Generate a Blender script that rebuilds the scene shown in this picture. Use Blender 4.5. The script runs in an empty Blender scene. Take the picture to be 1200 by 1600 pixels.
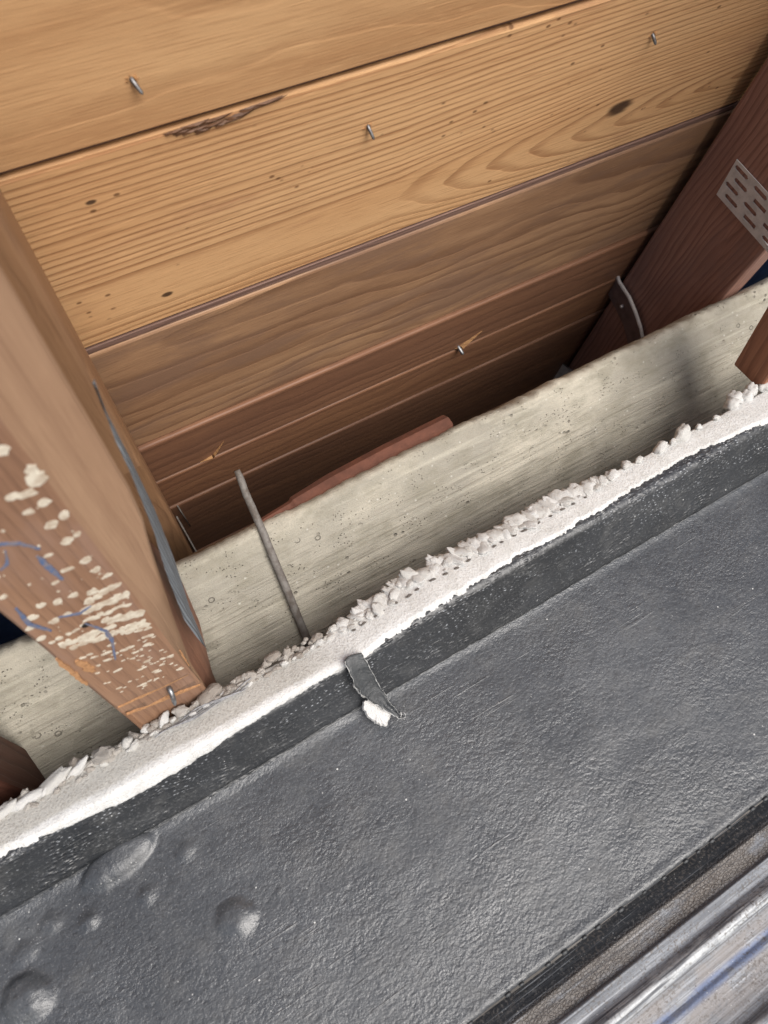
import bpy, bmesh, math, random
from mathutils import Vector, Matrix, noise

# ------------------------------------------------------------------ camera
scene = bpy.context.scene
COL = scene.collection
cam_data = bpy.data.cameras.new('camera')
cam = bpy.data.objects.new('camera', cam_data)
COL.objects.link(cam)
scene.camera = cam
AX = ((0.86224, -0.43373, 0.26157), (-0.49308, -0.6007, 0.62931), (-0.11583, -0.6716, -0.73181))
cam.matrix_world = Matrix(((AX[0][0], -AX[0][1], -AX[0][2], 0), (AX[1][0], -AX[1][1], -AX[1][2], 0),
                           (AX[2][0], -AX[2][1], -AX[2][2], 0), (0, 0, 0, 1)))
cam_data.sensor_fit = 'VERTICAL'
cam_data.sensor_height = 32.0
cam_data.sensor_width = 24.0
cam_data.lens = 1051.76 / 1600 * 32.0
cam_data.clip_start = 0.01
cam_data.clip_end = 2000
cam_data.dof.use_dof = True
cam_data.dof.focus_distance = 0.72
cam_data.dof.aperture_fstop = 6.5
scene.render.resolution_x = 768
scene.render.resolution_y = 1024

# ------------------------------------------------------------------ light
world = bpy.data.worlds.new('World')
scene.world = world
world.use_nodes = True
wn = world.node_tree
bg = wn.nodes['Background']
sky = wn.nodes.new('ShaderNodeTexSky')
sky.sky_type = 'NISHITA'
sky.sun_disc = False
SUN_EL, SUN_DIR = math.radians(41), Vector((0.24, -0.97, 0)).normalized()
to_sun = Vector((SUN_DIR.x * math.cos(SUN_EL), SUN_DIR.y * math.cos(SUN_EL), math.sin(SUN_EL)))
sky.sun_elevation = SUN_EL
sky.sun_rotation = math.atan2(to_sun.x, to_sun.y)
sky.air_density = 1.0
sky.dust_density = 3.0
sky.ozone_density = 1.0
wn.links.new(sky.outputs[0], bg.inputs[0])
bg.inputs[1].default_value = 0.075
sun_data = bpy.data.lights.new('sun', 'SUN')
sun_data.energy = 2.5
sun_data.angle = math.radians(40)
sun_data.color = (1.0, 0.975, 0.94)
sun = bpy.data.objects.new('sun', sun_data)
COL.objects.link(sun)
sun.rotation_euler = to_sun.to_track_quat('Z', 'Y').to_euler()
scene.view_settings.view_transform = 'Standard'
scene.view_settings.look = 'None'
scene.view_settings.gamma = 1.0
scene.view_settings.use_curve_mapping = False
scene.view_settings.exposure = 0.5

rnd = random.Random(7)
PITCH = math.radians(65)
CP, SP = math.cos(PITCH), math.sin(PITCH)
# roof frame: x along the eave, y down the slope, z out through the boards
ROOF = Matrix(((1, 0, 0, 0), (0, CP, SP, 0), (0, -SP, CP, 0), (0, 0, 0, 1)))
SA = math.radians(78.5)
# strut frame: x along the eave, y down the strut, z back into its depth
STRUT = Matrix(((1, 0, 0, 0), (0, math.cos(SA), math.sin(SA), 0), (0, -math.sin(SA), math.cos(SA), 0), (0, 0, 0, 1)))
BOARD_N = 0.40
RAFTER_N = 0.246

# ------------------------------------------------------------------ node helpers
class Ex:
    """a value in a node tree, with arithmetic"""
    def __init__(self, t, s): self.t, self.s = t, s
    def _m(self, op, *o):
        n = self.t.nodes.new('ShaderNodeMath'); n.operation = op
        for i, a in enumerate((self,) + o):
            if isinstance(a, Ex): self.t.links.new(a.s, n.inputs[i])
            else: n.inputs[i].default_value = a
        return Ex(self.t, n.outputs[0])
    def __add__(self, o): return self._m('ADD', o)
    __radd__ = __add__
    def __sub__(self, o): return self._m('SUBTRACT', o)
    def __rsub__(self, o): return (self * -1) + o
    def __mul__(self, o): return self._m('MULTIPLY', o)
    __rmul__ = __mul__
    def __truediv__(self, o): return self._m('DIVIDE', o)
    def __pow__(self, o): return self._m('POWER', o)
    def sqrt(self): return self._m('SQRT')
    def abs(self): return self._m('ABSOLUTE')
    def exp(self): return self._m('EXPONENT')
    def sin(self): return self._m('SINE')
    def fract(self): return self._m('FRACT')
    def lt(self, o): return self._m('LESS_THAN', o)
    def gt(self, o): return self._m('GREATER_THAN', o)
    def min(self, o): return self._m('MINIMUM', o)
    def max(self, o): return self._m('MAXIMUM', o)
    def ramp(self, a, b, lo=0.0, hi=1.0):          # smooth step from a to b
        n = self.t.nodes.new('ShaderNodeMapRange'); n.interpolation_type = 'SMOOTHSTEP'
        self.t.links.new(self.s, n.inputs[0])
        n.inputs[1].default_value = a; n.inputs[2].default_value = b
        n.inputs[3].default_value = lo; n.inputs[4].default_value = hi
        return Ex(self.t, n.outputs[0])

class Mat:
    def __init__(self, name, rough=0.7, spec=0.3, metallic=0.0):
        self.m = bpy.data.materials.new(name); self.m.use_nodes = True
        self.t = self.m.node_tree
        self.b = self.t.nodes['Principled BSDF']
        self.b.inputs['Roughness'].default_value = rough
        self.b.inputs['Specular IOR Level'].default_value = spec
        self.b.inputs['Metallic'].default_value = metallic
        tc = self.t.nodes.new('ShaderNodeTexCoord')
        sx = self.t.nodes.new('ShaderNodeSeparateXYZ')
        self.t.links.new(tc.outputs['Object'], sx.inputs[0])
        self.x, self.y, self.z = (Ex(self.t, sx.outputs[i]) for i in range(3))
        info = self.t.nodes.new('ShaderNodeObjectInfo')
        self.rand = Ex(self.t, info.outputs['Random'])
    def vec(self, a, b, c):
        n = self.t.nodes.new('ShaderNodeCombineXYZ')
        for i, q in enumerate((a, b, c)):
            if isinstance(q, Ex): self.t.links.new(q.s, n.inputs[i])
            else: n.inputs[i].default_value = q
        return n.outputs[0]
    def noise(self, sx, sy, sz, detail=3, rough=0.55, off=0.0, dist=0.0):
        n = self.t.nodes.new('ShaderNodeTexNoise')
        n.inputs['Scale'].default_value = 1.0; n.inputs['Detail'].default_value = detail
        n.inputs['Roughness'].default_value = rough; n.inputs['Distortion'].default_value = dist
        self.t.links.new(self.vec(self.x * sx + off, self.y * sy + off * 1.7, self.z * sz), n.inputs['Vector'])
        return Ex(self.t, n.outputs[0])
    def voro(self, sx, sy, sz, feature='F1', off=0.0, rnd_=1.0):
        n = self.t.nodes.new('ShaderNodeTexVoronoi'); n.feature = feature
        n.inputs['Scale'].default_value = 1.0; n.inputs['Randomness'].default_value = rnd_
        self.t.links.new(self.vec(self.x * sx + off, self.y * sy + off, self.z * sz), n.inputs['Vector'])
        self.last_color = n.outputs['Color'] if 'Color' in n.outputs else None
        return Ex(self.t, n.outputs['Distance'])
    def mix(self, a, b, f):
        n = self.t.nodes.new('ShaderNodeMix'); n.data_type = 'RGBA'
        for k, q in ((6, a), (7, b)):
            if isinstance(q, tuple): n.inputs[k].default_value = (*q, 1)
            else: self.t.links.new(q, n.inputs[k])
        if isinstance(f, Ex): self.t.links.new(f.s, n.inputs[0])
        else: n.inputs[0].default_value = f
        return n.outputs[2]
    def color(self, c):
        if isinstance(c, tuple): self.b.inputs['Base Color'].default_value = (*c, 1)
        else: self.t.links.new(c, self.b.inputs['Base Color'])
    def rough(self, e): self.t.links.new(e.s, self.b.inputs['Roughness'])
    def metal(self, e): self.t.links.new(e.s, self.b.inputs['Metallic'])
    def bump(self, h, strength=0.5, dist=0.001):
        n = self.t.nodes.new('ShaderNodeBump')
        n.inputs['Strength'].default_value = strength; n.inputs['Distance'].default_value = dist
        self.t.links.new(h.s, n.inputs['Height'])
        self.t.links.new(n.outputs[0], self.b.inputs['Normal'])

def wood(name, light, mid, dark, freq, centre=0.0, tip=None, slope=0.1, knots=(), seed=0.0, line=0.7,
         along='x', warp=0.004, streak=0.5, rough=0.55, stain=None, spec=0.3, specks=0.0, plain_until=None, dark_knots=True, flat_from=99.0):
    """sawn pine: growth rings of a cone cut by the board's face, bulging round its knots"""
    M = Mat(name, rough, spec)
    if along == 'x': u, v = M.x, M.y
    else: u, v = M.y, M.x + M.z * 0.9
    def ns(su, sv, **k):
        n = M.t.nodes.new('ShaderNodeTexNoise')
        n.inputs['Scale'].default_value = 1.0; n.inputs['Detail'].default_value = k.get('detail', 3)
        n.inputs['Roughness'].default_value = k.get('rough', 0.55)
        M.t.links.new(M.vec(u * su + (seed * 3.1 + k.get('off', 0)), v * sv + seed, seed + 2), n.inputs['Vector'])
        return Ex(M.t, n.outputs[0])
    w1 = ns(4.5, 14, detail=2)
    w2 = ns(16, 90, detail=2, off=9)
    dy = (v - centre) + (w1 - 0.5) * warp * 6 + (w2 - 0.5) * warp
    kmask = None
    for (ku, kv, ru, rv) in knots:
        e = ((u - ku) / (ru * 3.2)) ** 2.0 + ((v - kv) / (rv * 2.6)) ** 2.0
        g = (e * -1).exp()
        side = (v - kv) * (1.0 / (rv * 2.0))
        dy = dy - g * side * rv * 0.9
        c = (((u - ku) / ru) ** 2.0 + ((v - kv) / rv) ** 2.0).sqrt() + (w2 - 0.5) * 1.2
        kk = c.ramp(0.55, 1.1, 1, 0)
        kmask = kk if kmask is None else kmask.max(kk)
    if tip is None: r = dy.abs()
    else:
        d = (tip - u).min(flat_from) * slope
        r = (dy * dy + d * d).sqrt()
    ring = (r * freq + (w1 - 0.5) * 1.3 + (ns(0.7, 28, detail=1, off=47) - 0.5) * freq * 0.013).fract()
    late = ring.ramp(0.42, 0.9) * ring.ramp(0.93, 1.0, 1, 0)
    if plain_until is not None: late = late * (dy.abs().ramp(0.008, 0.026)).max(u.ramp(plain_until - 0.03, plain_until + 0.04))
    vary = ns(3, 40, detail=3, off=4).ramp(0.3, 0.7, 0.45, 1.0)
    fine = ns(26, 900, detail=2, off=2)
    broad = ns(2.2, 26, detail=4, off=6).ramp(0.32, 0.68)
    blot = ns(9, 16, detail=4, off=13).ramp(0.35, 0.75)
    c = M.mix(light, mid, broad * streak)
    c = M.mix(c, mid, blot * 0.35)
    c = M.mix(c, dark, late * vary * line)
    c = M.mix(c, dark, fine.ramp(0.48, 0.72) * 0.34); c = M.mix(c, tuple(min(1, a * 1.25) for a in light), ns(40, 700, detail=2, off=77).ramp(0.56, 0.75) * 0.35)
    if stain:
        sm = ns(5, 22, detail=5, off=21, rough=0.65).ramp(stain[1], stain[1] + 0.16)
        c = M.mix(c, stain[0], sm * stain[2])
    if specks:
        vo = M.t.nodes.new('ShaderNodeTexVoronoi'); vo.inputs['Scale'].default_value = 1
        M.t.links.new(M.vec(u * 60, v * 110, 1), vo.inputs['Vector'])
        sel = ns(14, 30, detail=1, off=31).ramp(0.52, 0.6)
        c = M.mix(c, tuple(a * 0.45 for a in dark), Ex(M.t, vo.outputs['Distance']).ramp(0.08, 0.2, 1, 0) * sel * specks)
    if kmask is not None and dark_knots: c = M.mix(c, (0.035, 0.018, 0.012), kmask * 0.9)
    M.color(c)
    M.rough(blot.ramp(0, 1, rough - 0.06, rough + 0.1))
    M.bump(late * -0.5 + fine * 0.5 + w2 * 0.3, 0.5, 0.0009)
    return M.m

# ------------------------------------------------------------------ object helpers
def tag(o, label=None, cat=None, group=None, kind=None):
    if label: o['label'] = label
    if cat: o['category'] = cat
    if group: o['group'] = group
    if kind: o['kind'] = kind
    return o
def empty(name, mat, label, cat, group=None):
    o = bpy.data.objects.new(name, None); o.empty_display_size = 0.05
    COL.objects.link(o); o.matrix_world = mat
    return tag(o, label, cat, group)
def link(name, me, m=None, parent=None, mat=None):
    o = bpy.data.objects.new(name, me); COL.objects.link(o)
    if m is not None: me.materials.append(m) if not me.materials else None
    if parent: o.parent = parent
    elif mat is not None: o.matrix_world = mat
    return o
def mesh(name, verts, faces, smooth=False):
    me = bpy.data.meshes.new(name); me.from_pydata([tuple(v) for v in verts], [], faces); me.update()
    bm = bmesh.new(); bm.from_mesh(me); bmesh.ops.recalc_face_normals(bm, faces=bm.faces[:]); bm.to_mesh(me); bm.free()
    if smooth: me.polygons.foreach_set('use_smooth', [True] * len(me.polygons))
    return me
def box_mesh(name, a, b, bevel=0.0, seg=1):
    bm = bmesh.new(); bmesh.ops.create_cube(bm, size=1)
    for v in bm.verts: v.co = Vector([(a[i] + b[i]) / 2 + v.co[i] * (b[i] - a[i]) for i in range(3)])
    if bevel: bmesh.ops.bevel(bm, geom=bm.edges[:], offset=bevel, segments=seg, affect='EDGES', profile=0.5)
    me = bpy.data.meshes.new(name); bm.to_mesh(me); bm.free(); return me
def grid_mesh(name, rows, closed=False, smooth=True):
    """rows: list of equally long point lists"""
    n = len(rows[0]); V = [p for r in rows for p in r]; F = []
    for i in range(len(rows) - 1):
        for j in range(n if closed else n - 1):
            k = (j + 1) % n
            F.append((i * n + j, (i + 1) * n + j, (i + 1) * n + k, i * n + k))
    if closed: F.append(tuple(range(n))); F.append(tuple(reversed(range((len(rows) - 1) * n, len(rows) * n))))
    return mesh(name, V, F, smooth)
def tube(name, pts, radii, seg=10):
    rows = []
    for i, p in enumerate(pts):
        p = Vector(p); a = Vector(pts[max(i - 1, 0)]); b = Vector(pts[min(i + 1, len(pts) - 1)])
        t = (b - a).normalized(); s = t.orthogonal().normalized() if abs(t.x) > .9 else t.cross(Vector((1, 0, 0))).normalized()
        q = t.cross(s); r = radii[i] if isinstance(radii, (list, tuple)) else radii
        rows.append([p + (s * math.cos(2 * math.pi * k / seg) + q * math.sin(2 * math.pi * k / seg)) * r for k in range(seg)])
    return grid_mesh(name, rows, True)
def fb(x, y=0.0, z=0.0, oct=4):
    s = 0; a = 1
    for _ in range(oct):
        s += a * noise.noise((x, y, z)); x *= 2.03; y *= 2.03; z *= 2.03; a *= 0.5
    return s
def lerp(tab, x):
    if x <= tab[0][0]: return tab[0][1]
    for (a, p), (b, q) in zip(tab, tab[1:]):
        if x <= b: return p + (q - p) * (x - a) / (b - a)
    return tab[-1][1]
def kerb_rise(x):
    return 0.012 * max(0.0, min(1.0, (x - 0.066) / 0.10))
def sm(a, b, x):
    t = max(0, min(1, (x - a) / (b - a))); return t * t * (3 - 2 * t)

# ------------------------------------------------------------------ materials
def plain(name, c1, c2, scale=40, rough=0.7, spec=0.3, metallic=0.0, bump=0.4, bs=300, bd=0.0006):
    M = Mat(name, rough, spec, metallic)
    n = M.noise(scale, scale, scale, 5, 0.6); f = M.noise(bs, bs, bs, 3, 0.6)
    c = M.mix(c1, c2, n.ramp(0.35, 0.68)); M.color(M.mix(c, c2, f.ramp(0.5, 0.75) * 0.35))
    M.rough(n.ramp(0.3, 0.7, rough - 0.08, rough + 0.1)); M.bump(f, bump, bd)
    return M.m

def concrete_mat():
    M = Mat('board_marked_concrete', 0.88, 0.2)
    # local x along the beam, y up the cast face
    big = M.noise(5, 9, 9, 5, 0.6); blot = M.noise(22, 40, 40, 5, 0.62, 3)
    grain = M.noise(11, 330, 330, 4, 0.6, 5, 0.0); grain2 = M.noise(4, 120, 120, 3, 0.5, 8)
    pit = M.voro(105, 130, 130, off=2); pm = M.noise(17, 26, 26, 3, 0.6, 11).ramp(0.56, 0.7)
    pit2 = M.voro(300, 330, 330, off=5)
    low = M.y.ramp(-0.075, -0.01, 1.0, 0.15)                       # the grain of the form boards fades towards the worn edge
    g = (grain - 0.5) * low
    fine = M.noise(600, 600, 600, 3, 0.6)
    speck = M.noise(900, 900, 900, 2, 0.7, 23)
    c = M.mix((0.50, 0.462, 0.38), (0.36, 0.335, 0.28), big.ramp(0.38, 0.62))
    c = M.mix(c, (0.27, 0.25, 0.195), blot.ramp(0.42, 0.7) * 0.7)
    c = M.mix(c, (0.17, 0.155, 0.12), grain.ramp(0.5, 0.68) * low * 0.5)
    c = M.mix(c, (0.62, 0.58, 0.48), grain2.ramp(0.52, 0.75) * 0.45)
    c = M.mix(c, (0.22, 0.20, 0.165), speck.ramp(0.5, 0.72) * 0.4)
    pits = pit.ramp(0.1, 0.3, 1, 0) * pm
    pits2 = pit2.ramp(0.1, 0.26, 1, 0) * M.noise(30, 50, 50, 2, 0.5, 19).ramp(0.52, 0.62)
    ring = M.voro(62, 74, 74, off=31); ring = ring.ramp(0.13, 0.17) * ring.ramp(0.23, 0.19) * M.noise(14, 20, 20, 2, 0.5, 29).ramp(0.62, 0.68)
    c = M.mix(c, (0.10, 0.09, 0.075), (pits * 0.65).max(pits2 * 0.75).max(ring * 0.5))
    c = M.mix(c, (0.60, 0.58, 0.52), M.voro(70, 85, 85, off=9).ramp(0.05, 0.13, 1, 0) * 0.6)
    M.color(c)
    M.bump(g * 1.6 + blot * 0.9 + fine * 0.35 + speck * 0.3 - pits * 1.6 - pits2 * 1.0 - ring * 0.8, 0.9, 0.0022)
    return M.m

def membrane_mat(name, base, alt, rough, gran, scal=False):
    M = Mat(name, rough, 0.75)
    n1 = M.noise(7, 7, 7, 5, 0.6); n2 = M.noise(38, 38, 38, 4, 0.6, 4)
    gr = M.noise(gran, gran, gran, 3, 0.6, 2); orange = M.noise(210, 290, 290, 3, 0.55, 6)
    c = M.mix(base, alt, n1.ramp(0.35, 0.7)); c = M.mix(c, (0.10, 0.10, 0.098), n2.ramp(0.52, 0.8) * 0.4)
    c = M.mix(c, (0.20, 0.205, 0.21), gr.ramp(0.55, 0.75) * 0.5); c = M.mix(c, (0.024, 0.025, 0.028), orange.ramp(0.5, 0.3) * 0.5)
    sp = M.voro(55, 55, 55, off=3).ramp(0.03, 0.055, 1, 0) * M.noise(30, 30, 30, 1, 0.5, 7).ramp(0.5, 0.55)
    sp2 = M.voro(150, 150, 150, off=13).ramp(0.05, 0.1, 1, 0) * M.noise(20, 20, 20, 2, 0.5, 17).ramp(0.52, 0.62)
    dust = M.noise(12, 20, 20, 5, 0.68, 61).ramp(0.5, 0.78); c = M.mix(c, (0.19, 0.19, 0.185), dust * 0.35 * gr.ramp(0.35, 0.6)); tiny = M.voro(330, 330, 330, off=23).ramp(0.10, 0.2, 1, 0) * M.noise(45, 70, 70, 3, 0.6, 71).ramp(0.5, 0.62)
    c = M.mix(c, (0.30, 0.305, 0.31), tiny * 0.55)  # sparkle painted into the colour as tiny pale specks
    if scal:
        fl = M.voro(190, 360, 360, off=37).ramp(0.06, 0.30, 1, 0) * M.noise(16, 60, 60, 3, 0.6, 73).ramp(0.42, 0.6) * M.z.ramp(-0.574, -0.550)
        c = M.mix(c, (0.46, 0.48, 0.51), fl * 0.8)  # pale flecks paint specular glints on the upper half
    c = M.mix(c, (0.62, 0.62, 0.60), sp.max(sp2 * 0.6)); M.color(c)
    h = orange * 0.8 + gr * 0.5 + n2 * 0.7
    if scal:
        sc = M.voro(130, 300, 300, off=1); h = h * 0.6 + sc.ramp(0.1, 0.6, 1, 0) * 1.1 * M.noise(25, 40, 40, 2).ramp(0.35, 0.65)
    patch = M.noise(9, 13, 13, 4, 0.6, 41).ramp(0.34, 0.66, 0.5, 1.0)
    M.rough((n2.ramp(0.3, 0.75, rough - 0.06, rough + 0.12) + (1 - patch) * 0.10))
    scratch = M.noise(6, 160, 160, 3, 0.6, 51).ramp(0.62, 0.7) * M.noise(8, 8, 8, 2, .5, 57).ramp(0.5, 0.62)
    M.bump(h * patch + scratch * 0.3, 0.7, 0.0015)
    return M.m

def plaster_mat():
    M = Mat('white_render', 0.85, 0.25)
    n = M.noise(60, 60, 60, 4, 0.6); f = M.noise(520, 520, 520, 3, 0.65); s = M.noise(9, 30, 30, 4, 0.6, 5)
    # local y is the distance back from the front arris: bare grey render behind, white primer in front, on the left part
    edge = M.y + (s - 0.5) * 0.012
    bare = edge.ramp(0.004, 0.009) * M.x.ramp(0.02, 0.09, 1.0, 0.25)
    c = M.mix((0.74, 0.74, 0.73), (0.64, 0.635, 0.615), n.ramp(0.4, 0.7))
    c = M.mix(c, (0.46, 0.445, 0.41), bare * 0.9); c = M.mix(c, (0.36, 0.34, 0.31), f.ramp(0.50, 0.66) * (bare * 0.6 + 0.34))
    M.color(c); M.bump(f * 1.0 + n * 0.25, 0.8, 0.0014)
    return M.m

def lump_mat(name, a, b, dirt):
    M = Mat(name, 0.9, 0.2)
    n = M.noise(140, 140, 140, 4, 0.6); f = M.noise(700, 700, 700, 3, 0.6); v = M.rand
    c = M.mix(a, b, v); c = M.mix(c, dirt, n.ramp(0.5, 0.75) * 0.5); M.color(c); M.bump(f + n, 0.6, 0.0012)
    return M.m

def sill_mat():
    M = Mat('weathered_zinc', 0.5, 0.5)
    st = M.noise(14, 420, 420, 4, 0.6); d = M.noise(38, 60, 60, 5, 0.65, 3); f = M.noise(420, 420, 420, 3, 0.65)
    crack = M.voro(330, 430, 430, 'DISTANCE_TO_EDGE', 4) + (f - 0.5) * 0.12
    mud = M.y.ramp(0.046, 0.042) * M.y.ramp(0.024, 0.028)      # local y counts towards the wall: caked mud lies in the first tray
    mud = mud * d.ramp(0.25, 0.5)
    blue = M.y.ramp(-0.024, -0.019) * M.y.ramp(-0.011, -0.015) * d.ramp(0.3, 0.55)
    lime = M.y.ramp(-0.004, 0.002) * M.y.ramp(0.013, 0.009)  # sky highlight of the rounded rib painted as a pale band
    rib_shine = M.y.ramp(-0.062, -0.058) * M.y.ramp(-0.05, -0.053)  # the same shine painted on the lower rib
    dirt2 = M.y.ramp(0.000, -0.006) * M.y.ramp(-0.05, -0.03) * d.ramp(0.35, 0.6)
    c = M.mix((0.15, 0.158, 0.175), (0.26, 0.275, 0.30), st.ramp(0.35, 0.7))
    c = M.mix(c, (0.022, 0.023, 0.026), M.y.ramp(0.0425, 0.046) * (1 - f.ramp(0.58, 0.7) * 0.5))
    c = M.mix(c, (0.23, 0.205, 0.18), mud * 0.8)
    c = M.mix(c, (0.11, 0.09, 0.075), mud * crack.ramp(0.03, 0.14, 1, 0) * 0.7 * M.noise(20, 60, 60, 3, .6, 33).ramp(0.4, 0.6)); c = M.mix(c, (0.13, 0.12, 0.11), f.ramp(0.5, 0.7) * 0.6)
    st2 = M.noise(5, 700, 700, 3, 0.6, 27); c = M.mix(c, (0.05, 0.052, 0.058), st2.ramp(0.5, 0.66) * 0.7)
    c = M.mix(c, (0.55, 0.57, 0.60), M.noise(7, 520, 520, 3, 0.6, 43).ramp(0.6, 0.72) * 0.5)
    c = M.mix(c, (0.66, 0.68, 0.68), (lime.max(rib_shine)) * st.ramp(0.4, 0.6) * d.ramp(0.3, 0.55) * 0.85)
    c = M.mix(c, (0.33, 0.30, 0.28), dirt2 * 0.6)
    c = M.mix(c, (0.12, 0.17, 0.30), blue * 0.8)
    sp = M.voro(170, 200, 200, off=6).ramp(0.07, 0.16, 1, 0) * M.noise(40, 40, 40, 2, .5, 9).ramp(0.45, 0.6)
    c = M.mix(c, (0.06, 0.05, 0.05), sp * 0.8); c = M.mix(c, (0.10, 0.085, 0.075), f.ramp(0.5, 0.66) * M.noise(18, 50, 50, 4, .6, 63).ramp(0.4, 0.6) * 0.75)
    c = M.mix(c, (0.72, 0.71, 0.68), M.voro(260, 330, 330, off=16).ramp(0.06, 0.14, 1, 0) * d.ramp(0.45, 0.6) * 0.7)
    M.color(c)
    M.rough((mud * 0.4 + d.ramp(0.3, 0.7, 0.45, 0.7)).min(0.95))
    M.metal(M.y.ramp(0.03, 0.02, 0.0, 0.15) * (1 - mud))
    M.bump(st * 0.4 + f * 0.5 + mud * crack.ramp(0.0, 0.15) * 1.6 + d * 0.8, 0.6, 0.0012)
    return M.m

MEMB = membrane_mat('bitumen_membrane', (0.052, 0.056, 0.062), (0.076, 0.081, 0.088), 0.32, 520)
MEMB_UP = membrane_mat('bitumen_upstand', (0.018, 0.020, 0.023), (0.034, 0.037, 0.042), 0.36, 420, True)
TORN = membrane_mat('torn_bitumen', (0.020, 0.022, 0.025), (0.045, 0.05, 0.054), 0.5, 300)
CONC = concrete_mat()
PLASTER = plaster_mat()
LUMP_W = lump_mat('white_mortar_lump', (0.72, 0.71, 0.69), (0.63, 0.615, 0.58), (0.46, 0.44, 0.40))
LUMP_G = lump_mat('grey_mortar_lump', (0.36, 0.32, 0.28), (0.52, 0.49, 0.45), (0.20, 0.17, 0.145))
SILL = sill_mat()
STEEL = plain('galvanised_steel', (0.78, 0.79, 0.80), (0.60, 0.605, 0.61), 70, 0.4, 0.5, 0.3, 0.3, 500)
RUST = plain('brown_painted_steel', (0.28, 0.21, 0.195), (0.20, 0.15, 0.14), 60, 0.55, 0.4, 0.2)
BARE = plain('worn_steel_edge', (0.60, 0.56, 0.53), (0.45, 0.42, 0.40), 90, 0.5, 0.5, 0.1)
NAIL = plain('dull_nail_steel', (0.34, 0.35, 0.36), (0.16, 0.15, 0.15), 300, 0.45, 0.5, 0.8)
RODM = plain('dusty_reinforcing_bar', (0.22, 0.205, 0.19), (0.13, 0.11, 0.095), 120, 0.75, 0.3, 0.2)
BLUE = plain('dark_blue_sheeting', (0.018, 0.042, 0.11), (0.010, 0.024, 0.07), 20, 0.5, 0.4)
DARKWALL = plain('rough_masonry', (0.20, 0.185, 0.17), (0.12, 0.11, 0.10), 30, 0.9, 0.2)
SPLASH = plain('dried_lime_splash', (0.68, 0.62, 0.51), (0.46, 0.37, 0.28), 180, 0.85, 0.2, 0, 0.5, 500)
CHALK = plain('blue_marking', (0.09, 0.14, 0.26), (0.22, 0.19, 0.20), 260, 0.8, 0.2)
RAW = plain('raw_saw_cut', (0.50, 0.27, 0.13), (0.34, 0.18, 0.09), 400, 0.75, 0.2)
TILE = plain('red_brown_lath', (0.15, 0.06, 0.038), (0.10, 0.042, 0.028), 50, 0.7, 0.3)
GROUND = plain('pale_ground', (0.30, 0.28, 0.25), (0.22, 0.21, 0.19), 0.3, 0.9, 0.2, 0, 0.2, 3)

# ------------------------------------------------------------------ setting
me = mesh('ground', [(-600, -600, -5), (600, -600, -5), (600, 600, -5), (-600, 600, -5)], [(0, 1, 2, 3)])
tag(link('ground', me, GROUND), kind='structure')
X0, X1 = -1.3, 2.0

# masonry of the low wall under the turned-up membrane, and the slab under the membrane
def prism(name, prof, x0, x1):
    n = len(prof)
    V = [(x0, a, b) for a, b in prof] + [(x1, a, b) for a, b in prof]
    F = [(i, (i + 1) % n, n + (i + 1) % n, n + i) for i in range(n)] + [tuple(range(n)), tuple(range(n, 2 * n))]
    return mesh(name, V, F)
me = prism('kerb_wall', [(0.309, -0.60), (0.3145, -0.531), (0.343, -0.531), (0.346, -1.3), (-0.9, -1.3), (-0.9, -0.95), (-0.3, -0.78), (0.04, -0.685)], X0, X1)
tag(link('kerb_wall', me, DARKWALL), kind='structure')
# unseen closing added below the eave so the gap stays dark
me = prism('eave_light_block', [(0.5, -0.93), (0.95, -0.93), (0.95, -0.955), (0.5, -0.955)], X0, X1)
tag(link('eave_light_block', me, DARKWALL), kind='structure')
me = prism('roof_light_cover', [(0.0, 0.0), (0.012, 0.006), (0.012 + 1.5 * CP, 0.006 - 1.5 * SP), (1.5 * CP, -1.5 * SP)], X0, X1)  # unseen cover added to stop light leaking between the boards
for v in me.vertices: v.co += Vector((0, SP * (BOARD_N + 0.035), CP * (BOARD_N + 0.035)))
tag(link('roof_light_cover', me, DARKWALL), kind='structure')

# ------------------------------------------------------------------ concrete beam (local frame: x along, y up the cast face, z out of it)
FA = math.radians(60)
BEAM = Matrix(((1, 0, 0, 0), (0, math.cos(FA), -math.sin(FA), 0.488), (0, math.sin(FA), math.cos(FA), -0.4995), (0, 0, 0, 1)))
rows = []
nx = 900
for i in range(nx + 1):
    x = X0 + (X1 - X0) * i / nx
    if i % 1 == 0:
        jag = 0.0045 * fb(x * 14, 3.1, 0, 3) + 0.0040 * fb(x * 75, 8.2, 0, 3) * max(0.1, 0.5 + fb(x * 9, 4.4, 0, 2)) + 0.0012 * fb(x * 230, 2.2, 0, 2)
        jag -= 0.006 * max(0, fb(x * 30, 1.7, 0, 2) - 0.35)
    prof = []
    nv = 46
    for j in range(nv + 1):
        t = j / nv
        y = -0.34 + (0.34 + jag) * (1 - (1 - t) ** 1.35)
        d = 0.0018 * fb(x * 9, y * 14, 2, 3) + 0.0005 * fb(x * 12, y * 260, 5, 3)
        e = sm(-0.035, 0.004, y - jag)
        d += e * 0.0042 * fb(x * 48, y * 60, 7, 4)
        r = max(0, (y - jag + 0.007) / 0.007); d -= 0.007 * (1 - math.sqrt(max(0, 1 - r * r))) if r > 0 else 0
        prof.append((x, y, d))
    prof += [(x, jag - 0.001, -0.02), (x, jag - 0.010 + 0.002 * fb(x * 40, 0, 9, 2), -0.05), (x, -0.02, -0.09), (x, -0.36, -0.09)]
    rows.append(prof)
link_me = grid_mesh('concrete_beam', rows, True)
beam = tag(link('concrete_beam', link_me, CONC, mat=BEAM), 'grey-beige cast concrete beam with form-board grain and chipped upper edge', 'beam')

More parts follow.
